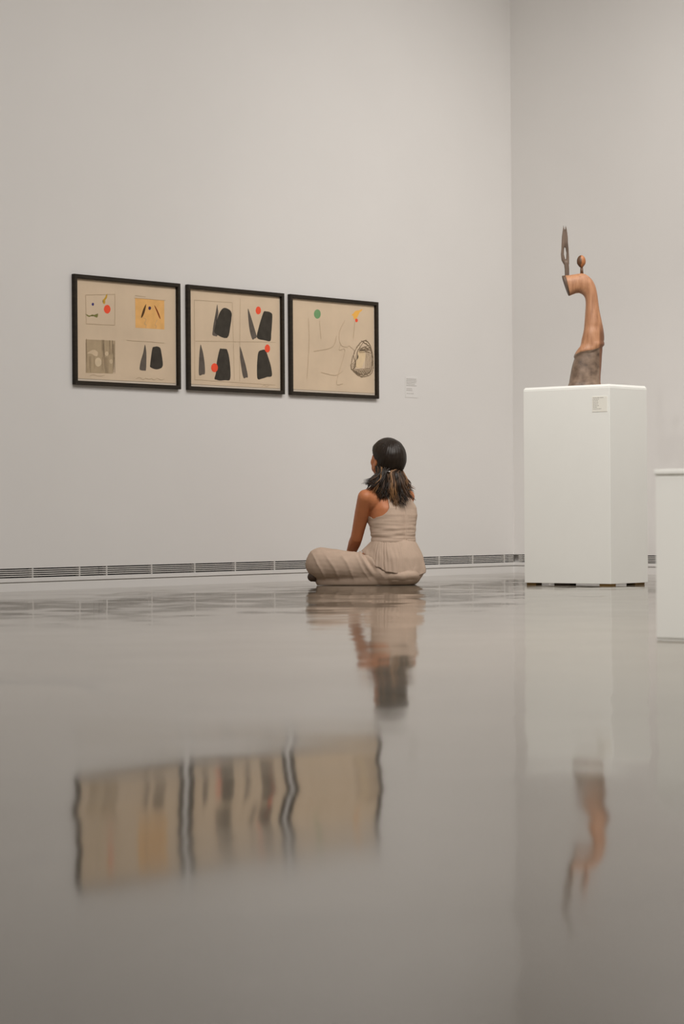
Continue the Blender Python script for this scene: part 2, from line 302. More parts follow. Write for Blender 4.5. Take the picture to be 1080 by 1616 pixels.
ART = [
[('blue_dot',[(0.163,0.456),(0.162,0.452),(0.16,0.449),(0.156,0.447),(0.152,0.447),(0.149,0.448),(0.146,0.451),(0.145,0.454),(0.146,0.458),(0.149,0.461),(0.152,0.463),(0.156,0.463),(0.16,0.462),(0.163,0.459)]),
('ochre_flame',[(0.267,0.521),(0.255,0.512),(0.248,0.498),(0.23,0.483),(0.236,0.476),(0.232,0.466),(0.243,0.462),(0.25,0.469),(0.251,0.484),(0.264,0.499)]),
('red_dot',[(0.291,0.435),(0.288,0.424),(0.281,0.416),(0.271,0.41),(0.259,0.41),(0.249,0.414),(0.242,0.422),(0.239,0.432),(0.242,0.443),(0.249,0.452),(0.26,0.457),(0.271,0.458),(0.281,0.454),(0.288,0.446)]),
('green_squiggle',[(0.096,0.397),(0.111,0.394),(0.127,0.39),(0.148,0.397),(0.163,0.396),(0.175,0.398),(0.193,0.405),(0.191,0.389),(0.184,0.382),(0.17,0.385),(0.15,0.391),(0.127,0.383),(0.11,0.387)]),
('ochre_panel',[(0.486,0.512),(0.721,0.513),(0.721,0.343),(0.487,0.341)]),
('dark_slash',[(0.574,0.48),(0.564,0.471),(0.549,0.448),(0.533,0.408),(0.536,0.4),(0.551,0.415),(0.566,0.446)]),
('violet_dot',[(0.614,0.46),(0.612,0.456),(0.609,0.452),(0.605,0.45),(0.6,0.449),(0.595,0.451),(0.592,0.454),(0.591,0.459),(0.592,0.463),(0.595,0.467),(0.6,0.469),(0.605,0.469),(0.609,0.468),(0.613,0.464)]),
('brown_slash',[(0.639,0.477),(0.65,0.47),(0.669,0.446),(0.684,0.42),(0.689,0.401),(0.677,0.412),(0.66,0.44)]),
('grey_panel',[(0.097,0.255),(0.324,0.259),(0.321,0.166),(0.304,0.072),(0.097,0.068)]),
('pale_wing',[(0.108,0.178),(0.141,0.196),(0.168,0.199),(0.189,0.187),(0.186,0.167),(0.166,0.166),(0.141,0.176)]),
('pale_disc',[(0.217,0.133),(0.215,0.122),(0.208,0.113),(0.197,0.108),(0.186,0.107),(0.176,0.112),(0.169,0.12),(0.167,0.131),(0.169,0.142),(0.176,0.151),(0.187,0.156),(0.198,0.157),(0.208,0.152),(0.215,0.144)]),
('pale_dot',[(0.273,0.183),(0.271,0.178),(0.267,0.173),(0.262,0.17),(0.256,0.17),(0.25,0.172),(0.247,0.176),(0.245,0.182),(0.247,0.187),(0.251,0.192),(0.256,0.195),(0.262,0.195),(0.268,0.193),(0.271,0.188)]),
('small_pale_disc',[(0.305,0.141),(0.304,0.135),(0.3,0.13),(0.295,0.127),(0.289,0.127),(0.284,0.129),(0.281,0.134),(0.28,0.14),(0.281,0.145),(0.285,0.15),(0.29,0.153),(0.295,0.153),(0.301,0.151),(0.304,0.146)]),
('dark_wedge',[(0.561,0.247),(0.569,0.227),(0.573,0.187),(0.569,0.106),(0.557,0.099),(0.527,0.1),(0.518,0.109),(0.527,0.151),(0.547,0.199)]),
('dark_block',[(0.623,0.232),(0.64,0.239),(0.661,0.242),(0.685,0.234),(0.695,0.206),(0.706,0.145),(0.698,0.123),(0.674,0.113),(0.645,0.11),(0.605,0.12),(0.603,0.134),(0.611,0.182)]),
('L',[(0.099,0.504),(0.326,0.522)]),
('L',[(0.326,0.522),(0.323,0.347)]),
('L',[(0.323,0.347),(0.102,0.342)]),
('L',[(0.102,0.342),(0.099,0.504)]),
('L',[(0.416,0.266),(0.719,0.265)]),
('L',[(0.549,0.401),(0.572,0.392),(0.558,0.368),(0.572,0.362),(0.567,0.345)]),
('L',[(0.662,0.397),(0.643,0.366),(0.657,0.36),(0.648,0.346)]),
('L',[(0.489,0.049),(0.517,0.057),(0.545,0.046),(0.564,0.055),(0.593,0.05),(0.612,0.055),(0.635,0.049),(0.659,0.059),(0.688,0.05),(0.717,0.056)]),
('L',[(0.126,0.052),(0.158,0.06),(0.194,0.053),(0.24,0.06)]),
('L',[(0.285,0.078),(0.322,0.086)]),
('L',[(0.484,0.525),(0.569,0.522)]),
('L',[(0.479,0.51),(0.731,0.512)])],
[('dark_wedge',[(0.263,0.514),(0.268,0.491),(0.272,0.46),(0.257,0.416),(0.251,0.378),(0.263,0.353),(0.261,0.327),(0.241,0.326),(0.22,0.332),(0.223,0.358),(0.232,0.402),(0.248,0.459)]),
('dark_block',[(0.328,0.498),(0.354,0.494),(0.377,0.484),(0.388,0.466),(0.386,0.442),(0.378,0.403),(0.347,0.32),(0.241,0.343),(0.244,0.381),(0.26,0.425),(0.283,0.466),(0.306,0.49)]),
('dark_wedge',[(0.529,0.503),(0.549,0.473),(0.6,0.358),(0.604,0.336),(0.585,0.327),(0.567,0.323),(0.548,0.362),(0.536,0.418)]),
('red_dot',[(0.645,0.501),(0.643,0.49),(0.636,0.482),(0.627,0.477),(0.616,0.476),(0.607,0.48),(0.6,0.488),(0.598,0.498),(0.601,0.508),(0.607,0.517),(0.617,0.522),(0.627,0.523),(0.637,0.519),(0.643,0.511)]),
('dark_block',[(0.67,0.494),(0.69,0.498),(0.717,0.497),(0.741,0.489),(0.747,0.474),(0.743,0.417),(0.736,0.365),(0.728,0.321),(0.679,0.322),(0.609,0.333),(0.621,0.388),(0.645,0.446)]),
('dark_wedge',[(0.119,0.27),(0.129,0.25),(0.141,0.217),(0.152,0.161),(0.154,0.102),(0.135,0.095),(0.104,0.092),(0.104,0.159),(0.11,0.228)]),
('dark_block',[(0.281,0.248),(0.299,0.254),(0.337,0.254),(0.346,0.248),(0.362,0.208),(0.373,0.133),(0.368,0.073),(0.324,0.068),(0.283,0.064),(0.252,0.068),(0.235,0.074),(0.25,0.115),(0.256,0.172)]),
('red_dot',[(0.265,0.14),(0.262,0.128),(0.254,0.119),(0.242,0.113),(0.229,0.113),(0.218,0.117),(0.21,0.126),(0.207,0.137),(0.21,0.149),(0.218,0.158),(0.23,0.164),(0.243,0.164),(0.254,0.16),(0.262,0.151)]),
('dark_wedge',[(0.455,0.275),(0.468,0.258),(0.486,0.216),(0.509,0.157),(0.525,0.097),(0.508,0.091),(0.488,0.087),(0.472,0.13),(0.456,0.224)]),
('dark_block',[(0.62,0.248),(0.65,0.262),(0.677,0.265),(0.69,0.254),(0.711,0.213),(0.731,0.166),(0.739,0.11),(0.696,0.101),(0.649,0.089),(0.611,0.087),(0.606,0.148),(0.61,0.199)]),
('red_dot',[(0.724,0.275),(0.722,0.264),(0.715,0.255),(0.705,0.25),(0.695,0.25),(0.686,0.254),(0.679,0.262),(0.677,0.272),(0.679,0.283),(0.686,0.292),(0.695,0.297),(0.706,0.298),(0.715,0.293),(0.722,0.285)]),
('L',[(0.068,0.529),(0.393,0.533)]),
('L',[(0.068,0.529),(0.068,0.062)]),
('L',[(0.462,0.56),(0.453,0.066)]),
('L',[(0.393,0.533),(0.407,0.071)]),
('L',[(0.075,0.288),(0.774,0.315)]),
('L',[(0.068,0.062),(0.771,0.055)]),
('L',[(0.648,0.038),(0.672,0.052),(0.686,0.043),(0.714,0.05)])],
[('green_dot',[(0.298,0.51),(0.295,0.498),(0.286,0.487),(0.273,0.481),(0.259,0.48),(0.247,0.485),(0.238,0.495),(0.235,0.507),(0.238,0.519),(0.247,0.53),(0.26,0.536),(0.274,0.537),(0.287,0.532),(0.295,0.523)]),
('orange_flame',[(0.699,0.564),(0.692,0.553),(0.671,0.54),(0.653,0.515),(0.634,0.497),(0.615,0.497),(0.609,0.515),(0.593,0.521),(0.612,0.533),(0.63,0.548),(0.665,0.555)]),
('red_dot',[(0.654,0.491),(0.653,0.485),(0.649,0.481),(0.644,0.479),(0.638,0.478),(0.632,0.48),(0.628,0.484),(0.627,0.489),(0.628,0.494),(0.632,0.498),(0.638,0.501),(0.644,0.501),(0.649,0.499),(0.653,0.496)]),
('B',[(0.725,0.368),(0.759,0.352),(0.781,0.319),(0.797,0.275),(0.799,0.221),(0.796,0.185),(0.778,0.157),(0.743,0.143),(0.688,0.138),(0.64,0.15),(0.606,0.169),(0.584,0.19),(0.59,0.226),(0.607,0.271),(0.642,0.321),(0.69,0.357),(0.725,0.368)]),
('B',[(0.704,0.355),(0.766,0.327),(0.789,0.256),(0.778,0.184),(0.729,0.151),(0.66,0.153),(0.613,0.178),(0.627,0.232),(0.648,0.295),(0.704,0.355)]),
('B',[(0.607,0.266),(0.627,0.214),(0.609,0.178)]),
('B',[(0.669,0.304),(0.717,0.325),(0.759,0.309)]),
('pale_shape',[(0.651,0.288),(0.703,0.299),(0.728,0.271),(0.719,0.244),(0.702,0.217),(0.686,0.191),(0.631,0.196),(0.637,0.232),(0.656,0.258)]),
('H',[(0.662,0.295),(0.78,0.327)]),
('H',[(0.672,0.304),(0.779,0.308)]),
('H',[(0.681,0.312),(0.779,0.288)]),
('H',[(0.734,0.299),(0.718,0.153)]),
('H',[(0.745,0.294),(0.731,0.157)]),
('H',[(0.756,0.289),(0.743,0.161)]),
('H',[(0.767,0.284),(0.756,0.165)]),
('H',[(0.778,0.279),(0.768,0.17)]),
('H',[(0.789,0.274),(0.781,0.174)]),
('H',[(0.626,0.185),(0.647,0.143)]),
('H',[(0.646,0.184),(0.671,0.144)]),
('H',[(0.665,0.183),(0.696,0.145)]),
('H',[(0.684,0.182),(0.721,0.146)]),
('H',[(0.703,0.181),(0.746,0.147)]),
('H',[(0.626,0.178),(0.771,0.193)]),
('H',[(0.626,0.17),(0.771,0.182)]),
('H',[(0.626,0.162),(0.771,0.171)]),
('H',[(0.626,0.154),(0.771,0.161)]),
('H',[(0.662,0.313),(0.77,0.34)]),
('H',[(0.662,0.305),(0.77,0.326)]),
('H',[(0.662,0.297),(0.77,0.312)]),
('H',[(0.662,0.289),(0.77,0.297)]),
('H',[(0.593,0.212),(0.634,0.241)]),
('H',[(0.592,0.202),(0.634,0.227)]),
('H',[(0.592,0.191),(0.634,0.214)]),
('H',[(0.592,0.18),(0.633,0.201)]),
('L',[(0.181,0.478),(0.186,0.317),(0.164,0.108)]),
('L',[(0.527,0.484),(0.472,0.401),(0.485,0.331),(0.539,0.316),(0.567,0.326)]),
('L',[(0.485,0.331),(0.471,0.295),(0.525,0.289),(0.442,0.092),(0.503,0.085)]),
('L',[(0.567,0.326),(0.621,0.298)]),
('L',[(0.231,0.276),(0.404,0.31),(0.445,0.382)]),
('L',[(0.296,0.148),(0.429,0.135),(0.504,0.165)]),
('L',[(0.623,0.48),(0.608,0.373)]),
('L',[(0.286,0.47),(0.298,0.357)])]]

FW, FH, FD, RAIL = 0.8395, 0.615, 0.026, 0.0215
def ribbon(bm, pts, wd, y):
    """a drawn line: a thin flat strip"""
    P = [Vector((p[0], p[1])) for p in pts]; L, R = [], []
    for i, p in enumerate(P):
        d = (P[min(i + 1, len(P) - 1)] - P[max(i - 1, 0)]).normalized(); nr = Vector((-d.y, d.x)) * wd / 2
        L.append(bm.verts.new((p.x + nr.x, y, p.y + nr.y))); R.append(bm.verts.new((p.x - nr.x, y, p.y - nr.y)))
    for i in range(len(P) - 1): bm.faces.new((L[i], L[i + 1], R[i + 1], R[i]))
def smooth_line(pts, closed=False, n=5):
    P = [Vector(p) for p in pts]; out = []; m_ = len(P)
    rng = range(m_) if closed else range(m_ - 1)
    for i in rng:
        g = (lambda k: P[k % m_]) if closed else (lambda k: P[max(0, min(m_ - 1, k))])
        p0, p1, p2, p3 = g(i - 1), g(i), g(i + 1), g(i + 2)
        for j in range(n):
            t = j / n
            out.append(0.5 * ((2 * p1) + (p2 - p0) * t + (2 * p0 - 5 * p1 + 4 * p2 - p3) * t * t + (3 * p1 - p0 - 3 * p2 + p3) * t ** 3))
    if not closed: out.append(P[-1])
    return out
FULL = {'red_dot': 'vermilion painted dot', 'blue_dot': 'small blue painted dot', 'violet_dot': 'small violet painted dot', 'green_dot': 'sage green painted dot',
        'ochre_panel': 'ochre painted square', 'grey_panel': 'grey pencil hatched square', 'orange_flame': 'orange painted flame', 'ochre_flame': 'ochre painted flame',
        'green_squiggle': 'olive painted squiggle', 'dark_wedge': 'dark painted wedge', 'dark_block': 'dark painted block'}
def picture(i, s0, label):
    root = empty('framed_drawing', room(s0, WL, 1.141), 0)       # local x along the wall, -y into the room
    tag(root, label, 'picture', 'three drawings in dark frames')
    x0, x1, z0, z1 = 0, FW, 0, FH
    for a, b, ins in (((0, 0), (FW, 0), 0), ((FW, 0), (FW, FH), 0), ((FW, FH), (0, FH), 0), ((0, FH), (0, 0), 0)):
        d = Vector((b[0] - a[0], b[1] - a[1])).normalized(); nr = Vector((-d.y, d.x))
        A, B = Vector(a), Vector(b); A2, B2 = A + (d + nr) * RAIL, B + (nr - d) * RAIL
        v = [(p.x, -y, p.y) for y in (0.002, FD - .002) for p in (A, B, B2, A2)]
        cc = (d + nr) * 0.002; c2 = (nr - d) * 0.002
        v += [(p.x, -FD, p.y) for p in (A + cc, B + c2, B2 - c2 * 1, A2 - cc * 1)]
        f = [(3, 2, 1, 0)]
        for k in (0, 4):
            for j in range(4): f.append((k + j, k + (j + 1) % 4, k + 4 + (j + 1) % 4, k + 4 + j))
        f.append((8, 9, 10, 11))
        pydata('frame_rail', v, f, FRAMEM, root)
    boxobj('mount_board', (RAIL * .6, FW - RAIL * .6, -.0055, -.002, RAIL * .6, FH - RAIL * .6), MOUNT, root)
    paper = boxobj('paper', (RAIL + .002, FW - RAIL - .007, -.0078, -.0058, RAIL + .013, FH - RAIL - .004), PAPER, root)
    ly = -.0080; rnd = random.Random(i + 3)
    for nm, pts in ART[i]:
        ly -= .00004
        if len(nm) == 1: continue
        bm = bmesh.new(); vs = [bm.verts.new((p.x, ly, p.y)) for p in (smooth_line(pts, True, 4) if nm not in ('ochre_panel', 'grey_panel') else [Vector(q) for q in pts])]
        f = bm.faces.new(vs); bmesh.ops.triangulate(bm, faces=[f])
        bmesh.ops.recalc_face_normals(bm, faces=bm.faces[:])
        if bm.faces and sum((fc.normal.y for fc in bm.faces)) > 0: bmesh.ops.reverse_faces(bm, faces=bm.faces[:])
        o = obj(nm, bm, INKM[nm], paper)
        if nm in FULL: o['label'] = FULL[nm]
    for kind, nm, wd in (('L', 'faint_pencil_lines', .0022), ('H', 'pencil_hatching', .0028), ('B', 'pencil_outline', .0042)):
        bm = bmesh.new(); any_ = False
        for n_, pts in ART[i]:
            if n_ == kind:
                any_ = True
                q = smooth_line(pts, False, 6 if len(pts) > 2 else 8)
                q = [p + Vector((rnd.uniform(-1, 1), rnd.uniform(-1, 1))) * (.0015 if kind != 'L' else .0008) for p in q]
                ribbon(bm, q, wd, ly - .0002)
                if kind == 'B': ribbon(bm, [p + Vector((rnd.uniform(-1, 1), rnd.uniform(-1, 1))) * .006 for p in q], wd * .6, ly - .0003)
        if kind == 'H' and i == 0:           # hatching over the grey square
            any_ = True; g = [p for n_, p in ART[0] if n_ == 'grey_panel'][0]
            xa, xb, za, zb = min(p[0] for p in g), max(p[0] for p in g), min(p[1] for p in g), max(p[1] for p in g)
            holes = [p for n_, p in ART[0] if n_ in ('pale_wing', 'pale_disc', 'pale_dot', 'small_pale_disc')]
            for k in range(130):
                x = xa + (xb - xa) * (k + .5) / 130; zt = zb - (zb - za) * rnd.choice((0, 0, .1, .5)); zz = zt - rnd.uniform(.06, .16)
                if any(min(q[0] for q in h) - .004 < x < max(q[0] for q in h) + .004 and not (max(q[1] for q in h) < zz or min(q[1] for q in h) > zt) for h in holes): continue
                ribbon(bm, [Vector((x, zt)), Vector((x + rnd.uniform(-.004, .004), max(za + .004, zz)))], .0011, ly - .0002)
        if any_: obj(nm, bm, INKM[kind], paper)['kind'] = 'stuff'
        else: bm.free()
    return root
picture(0, 9.443, 'dark-framed drawing with an ochre square and a grey hatched square, farthest from the corner')
picture(1, 10.345, 'dark-framed drawing of four pairs of dark blocks and wedges with red dots, the middle picture')
picture(2, 11.240, 'dark-framed sparse drawing with a green dot and a pencilled egg, nearest the wall label')

# ---------------------------------------------------------------- wall label
def text_rows(name, rows, x0, z0, dz, y, parent, seed):
    bm = bmesh.new(); rnd = random.Random(seed)
    for r, (ln, h) in enumerate(rows):
        x = x0
        while x < x0 + ln - .001:
            wd = min(rnd.uniform(.005, .013), x0 + ln - x); z = z0 - r * dz
            box(bm, x, x + wd, y - .0003, y, z - h, z); x += wd + .0025
    o = obj(name, bm, TEXT, parent); o['kind'] = 'stuff'; return o
wl = empty('wall_label', room(12.372, WL, 1.160), 0)
tag(wl, 'small white wall label with rows of tiny print, right of the three pictures', 'label')
boxobj('card', (0, .125, -.0022, 0, 0, .135), CARD, wl, .0006)
text_rows('text_lines', [(.100, .0042), (.106, .0038), (.100, .0038), (.085, .0038), (.104, .0042), (0, 0), (.055, .0038), (.06, .0038), (0, 0), (.075, .003)], .010, .122, .0105, -.0022, wl, 5)

# ---------------------------------------------------------------- sculpture plinth
PC = on_plane(964.5, 925.0, Z, 0.0)                                    # nearest corner at the floor
sP, wP = U.dot(PC), M.dot(PC)
left = on_plane(827.2, 760, U, sP); right = on_plane(1022.3, 760, M, wP)
PLm, PLu = M.dot(left) - wP, U.dot(right) - sP
PTOP = on_plane(964.5, 605.6, U, sP).z
PB = 0.011
pl = empty('sculpture_plinth', (PC.x, PC.y, 0), 0)                    # local x: along the picture wall, y: towards it
tag(pl, 'tall white box plinth under the wooden sculpture, raised on small wooden blocks', 'plinth')
bm = bmesh.new(); box(bm, 0, PLu, 0, PLm, PB, PTOP - .018, .0015); obj('plinth_body', bm, PLINTH, pl)
v = []
for ins, z in ((0.0015, PTOP - .018), (.0015, PTOP - .0125), (.0085, PTOP)):
    v += [(ins, ins, z), (PLu - ins, ins, z), (PLu - ins, PLm - ins, z), (ins, PLm - ins, z)]
f = [(3, 2, 1, 0), (8, 9, 10, 11)] + [(k + j, k + (j + 1) % 4, k + 4 + (j + 1) % 4, k + 4 + j) for k in (0, 4) for j in range(4)]
o = pydata('plinth_top', v, f, PLINTH, pl)
lab = empty('caption_label')
a = on_plane(936, 627, U, sP); b = on_plane(958, 646, U, sP)
LW, LH = abs(M.dot(a) - M.dot(b)), a.z - b.z
lab.location = room(sP, M.dot(a), b.z); lab.rotation_euler = (0, 0, -pi / 2)
tag(lab, 'small cream caption label near the top of the sculpture plinth', 'label')
boxobj('card', (-.004, LW + .004, -.0018, 0, -.012, LH + .004), CARD2, lab, .0005)
text_rows('text_lines', [(LW * .75, .0035), (LW * .45, .003), (LW * .35, .003), (LW * .4, .003), (LW * .36, .003), (LW * .42, .003), (LW * .3, .003), (LW * .6, .003)], .002, LH - .002, .0088, -.0018, lab, 9)

def block(px0, px1, face, m_, label):
    """a small wooden block on the floor under the rim of the plinth"""
    n_, d_ = (U, sP) if face == 'left' else (M, wP)
    A, B = on_plane(px0, 924, n_, d_ + .012), on_plane(px1, 924, n_, d_ + .012)
    ca, cb = (M.dot(A), M.dot(B)) if face == 'left' else (U.dot(A), U.dot(B))
    lo, hi = min(ca, cb), max(ca, cb)
    r = empty('wooden_block', room(sP + .012, (lo + hi) / 2, 0) if face == 'left' else room((lo + hi) / 2, wP + .012, 0), 0)
    h = (hi - lo) / 2
    bm = bmesh.new()
    box(bm, *((0, .06, -h, h) if face == 'left' else (-h, h, 0, .06)), 0, PB, .0012)
    obj('block_body', bm, m_, r)
    return tag(r, label, 'wooden block', 'wooden blocks under the sculpture plinth')
block(831.5, 846, 'left', SHIM, 'short honey-brown wooden block under the leftmost corner of the sculpture plinth')
block(875, 900, 'left', SHIMD, 'dark brown wooden block under the left face of the sculpture plinth')
r = empty('wooden_block', room(sP + .008, wP + .008, 0), 0)
bm = bmesh.new(); box(bm, 0, .055, 0, .075, 0, PB, .0012); obj('block_body', bm, SHIM, r)
tag(r, 'honey-brown wooden block under the nearest corner of the sculpture plinth', 'wooden block', 'wooden blocks under the sculpture plinth')
block(1003, 1018, 'right', SHIM, 'wooden block under the far right end of the sculpture plinth')

# ---------------------------------------------------------------- low plinth at the right edge
NC = on_plane(1036, 1010, Z, 0.0); sN, wN1 = U.dot(NC), M.dot(NC)
NTOP = on_plane(1031, 741, U, sN).z
NLm = 0.62
nl = empty('low_plinth', room(sN, wN1 - NLm, 0), 0)
tag(nl, 'low white plinth with an overhanging lid, cut by the right edge of the photo', 'plinth')
boxobj('plinth_foot', (.003, .697, .003, NLm - .003, 0, .006), PLINTH, nl)
boxobj('plinth_body', (0, .70, 0, NLm, .006, NTOP - .022), PLINTH, nl, .002)
boxobj('lid_gap', (.002, .698, .002, NLm - .003, NTOP - .022, NTOP - .0175), PLINTH, nl)
boxobj('lid', (-.004, .704, -.004, NLm + .003, NTOP - .0175, NTOP), PLINTH, nl, .003, 2)

# ---------------------------------------------------------------- wooden sculpture
def sculpture_mat():
    k = N('carved_wood'); v = k.coords(); sx = k.n('ShaderNodeSeparateXYZ'); k.l(v, sx.inputs[0])
    nz = k.n('ShaderNodeTexNoise', Scale=14.0, Detail=6.0); k.l(v, nz.inputs['Vector'])
    st = k.coords((40, 40, 5)); grain = k.n('ShaderNodeTexNoise', Scale=1.6, Detail=6.0, Roughness=.6); k.l(st, grain.inputs['Vector'])
    blot = k.n('ShaderNodeTexNoise', Scale=22.0, Detail=5.0); k.l(v, blot.inputs['Vector'])
    up = k.ramp(grain.outputs['Fac'], [(0.25, (0.30, 0.135, 0.062, 1)), (0.5, (0.44, 0.212, 0.108, 1)), (0.75, (0.53, 0.28, 0.15, 1))])
    lo = k.ramp(blot.outputs['Fac'], [(0.3, (0.075, 0.048, 0.032, 1)), (0.5, (0.17, 0.115, 0.08, 1)), (0.72, (0.27, 0.19, 0.135, 1))])
    # the unworked bark starts below a ragged line
    ma = k.n('ShaderNodeMath', operation='MULTIPLY_ADD'); k.l(nz.outputs['Fac'], ma.inputs[0]); ma.inputs[1].default_value = 0.05; k.l(sx.outputs['Z'], ma.inputs[2])
    mx_ = k.n('ShaderNodeMath', operation='MULTIPLY_ADD'); k.l(sx.outputs['X'], mx_.inputs[0]); mx_.inputs[1].default_value = -0.25; k.l(ma.outputs[0], mx_.inputs[2])
    mr = k.n('ShaderNodeMapRange'); mr.inputs[1].default_value = 0.218; mr.inputs[2].default_value = 0.226; k.l(mx_.outputs[0], mr.inputs[0])
    mix = k.n('ShaderNodeMix', data_type='RGBA'); k.l(mr.outputs[0], mix.inputs[0]); k.l(lo, mix.inputs[6]); k.l(up, mix.inputs[7])
    # reddish sapwood facet on the far side
    fr = k.n('ShaderNodeMapRange'); fr.inputs[1].default_value = 0.078; fr.inputs[2].default_value = 0.088; k.l(sx.outputs['X'], fr.inputs[0])
    zr = k.n('ShaderNodeMapRange'); zr.inputs[1].default_value = 0.37; zr.inputs[2].default_value = 0.30; k.l(sx.outputs['Z'], zr.inputs[0])
    fm = k.n('ShaderNodeMath', operation='MULTIPLY'); k.l(fr.outputs[0], fm.inputs[0]); k.l(zr.outputs[0], fm.inputs[1])
    red = k.n('ShaderNodeMix', data_type='RGBA'); k.l(fm.outputs[0], red.inputs[0]); k.l(mix.outputs[2], red.inputs[6]); red.inputs[7].default_value = (0.20, 0.085, 0.042, 1)
    k.l(red.outputs[2], k.b.inputs['Base Color']); k.b.inputs['Roughness'].default_value = 0.5
    bp = k.n('ShaderNodeBump', Strength=0.5, Distance=0.004); k.l(blot.outputs['Fac'], bp.inputs['Height']); k.l(bp.outputs['Normal'], k.b.inputs['Normal'])
    return k.m
WOOD = sculpture_mat()
ENDW = mat('dark_end_grain', (0.10, 0.055, 0.03, 1), 0.6, 0.3, 40)
KNOB = mat('orange_wood', (0.40, 0.155, 0.055, 1), 0.45, 0.15, 30)
KNOBD = mat('dark_shell_wood', (0.11, 0.05, 0.022, 1), 0.5, 0.2, 30)
FORK = mat('weathered_fork_wood', (0.135, 0.092, 0.065, 1), 0.65, 0.35, 18, 0.4, 60, stretch=(3, 3, .6))
spx = PC + U * (PLu * .5) + M * (PLm * .46)
SD = VIEW.dot(spx); K = F_PX / SD
sc = empty('wood_sculpture', (0, 0, 0), -TH)
base_pt = on_plane(922.5, 606, VIEW, SD)
sc.location = (base_pt.x, base_pt.y, PTOP)
zoff = base_pt.z - PTOP
def sp2(x, y):                                   # outline point in the crop that was measured -> local x, z
    px, py = 850 + x / 5.7714, 340 + y / 5.7714
    return (px - 922.5) / K, (607.6 - py) / K
SECT = [((262, 1553), (577, 1553), .075), ((282, 1450), (580, 1450), .072), ((305, 1350), (586, 1350), .070), ((325, 1270), (590, 1270), .068), ((350, 1225), (594, 1220), .067), ((387, 1165), (598, 1150), .066), ((398, 1110), (597, 1095), .064),
        ((410, 1060), (594, 1040), .062), ((419, 1010), (590, 1000), .058), ((425, 960), (583, 960), .056), ((431, 880), (567, 880), .050), ((436, 820), (556, 815), .046), ((437, 770), (547, 740), .044),
        ((431, 735), (536, 670), .044), ((418, 712), (520, 615), .045), ((400, 697), (492, 566), .047), ((378, 690), (450, 528), .049), ((350, 692), (405, 511), .050), ((320, 702), (350, 517), .050), ((302, 710), (290, 526), .048), ((290, 714), (250, 529), .046)]
rings = []
for (a, b, dp) in SECT:
    ax, az = sp2(*a); bx, bz = sp2(*b); c = Vector(((ax + bx) / 2, 0, (az + bz) / 2)); h = Vector((bx - ax, 0, bz - az)) / 2
    rr = []
    for j in range(36):
        t = 2 * pi * j / 36; cc, ss = cos(t), sin(t); e = 0.80
        x = math.copysign(abs(cc) ** e, cc); y = math.copysign(abs(ss) ** e, ss)
        p = c + h * x + Vector((0, 1, 0)) * (y * dp)
        if az < .40: p += Vector((1, 1, .2)) * (noise.noise(p * 14) * .006 * min(1, max(0, (.40 - c.z) / .12)))
        rr.append(p)
    rings.append(rr)
for p in rings[0]: p.z = 0.0
# denser rings between the measured ones
dense = []
for i in range(len(rings) - 1):
    for k_ in range(4):
        t = k_ / 4; row = []
        for j in range(36):
            g = lambda q: rings[max(0, min(len(rings) - 1, q))][j]
            p0, p1, p2, p3 = g(i - 1), g(i), g(i + 1), g(i + 2)
            p = 0.5 * ((2 * p1) + (p2 - p0) * t + (2 * p0 - 5 * p1 + 4 * p2 - p3) * t * t + (3 * p1 - p0 - 3 * p2 + p3) * t ** 3)
            lip = p.z - .25 * p.x + .05 * (noise.noise(p * 14) * .5 + .5)
            if 0 < p.z < .30:
                cx = (rings[i][0] + rings[i][18]) / 2
                out = Vector((p.x - cx.x, p.y, 0)); out.normalize()
                if lip < .222: p = p - out * .006 * min(1, p.z / .02)
                elif lip < .245: p = p + out * .004
            row.append(p)
        dense.append(row)
dense.append(rings[-1])
v, f = lathe_rings(dense, True)
trunk = pydata('carved_trunk', v, f, [WOOD, ENDW], sc, True)
trunk.data.polygons[len(f) - 1].material_index = 1; trunk.data.polygons[len(f) - 1].use_smooth = False
ex = [sp2(290, 714), sp2(250, 529), sp2(222, 531), sp2(248, 605), sp2(284, 714)]
# dark sawn end of the head: a wedge-shaped cap
e0 = dense[-1]; n_ = 36; ce = sum(e0, Vector()) / n_
ring2 = []
(ax, az), (bx, bz) = sp2(284, 714), sp2(223, 531)
for j in range(n_):
    t = 2 * pi * j / n_; cc, ss = cos(t), sin(t); x = math.copysign(abs(cc) ** .8, cc); y = math.copysign(abs(ss) ** .8, ss)
    ring2.append(Vector(((ax + bx) / 2 + (bx - ax) / 2 * x, y * .044, (az + bz) / 2 + (bz - az) / 2 * x)))
v, f = lathe_rings([[p.copy() for p in e0], ring2], True)
pydata('sawn_end', v, f, ENDW, sc)
# knob on a short stem: a nut-like oval, darker on one half
kx, kz = sp2(399, 402); s0x, s0z = sp2(403, 515); s1x, s1z = sp2(402, 452)
bm = bmesh.new(); cap(bm, (s0x, 0, s0z - .004), .0095, (s1x, 0, s1z), .0075, 14)
obj('knob_stem', bm, KNOBD, sc, True)
rx, rz_ = 41 / 5.7714 / K, 57 / 5.7714 / K
bm = bmesh.new(); sphere(bm, 32, 20, Matrix.Translation((kx, 0, kz)) @ Matrix.Rotation(radians(-12), 4, 'Z') @ Matrix.Diagonal((rx, rx * .9, rz_, 1)))
for vv in bm.verts:                              # the two halves meet in a raised seam and taper to the stem
    t = (vv.co.z - kz) / rz_
    if t < -.3: vv.co.x = kx + (vv.co.x - kx) * (1 - .25 * (-.3 - t) / .7)
for fc in bm.faces:
    c = fc.calc_center_median(); fc.material_index = 1 if (c.x - kx) < -.002 + .0 and c.y < .012 else 0
obj('knob', bm, [KNOB, KNOBD], sc, True)
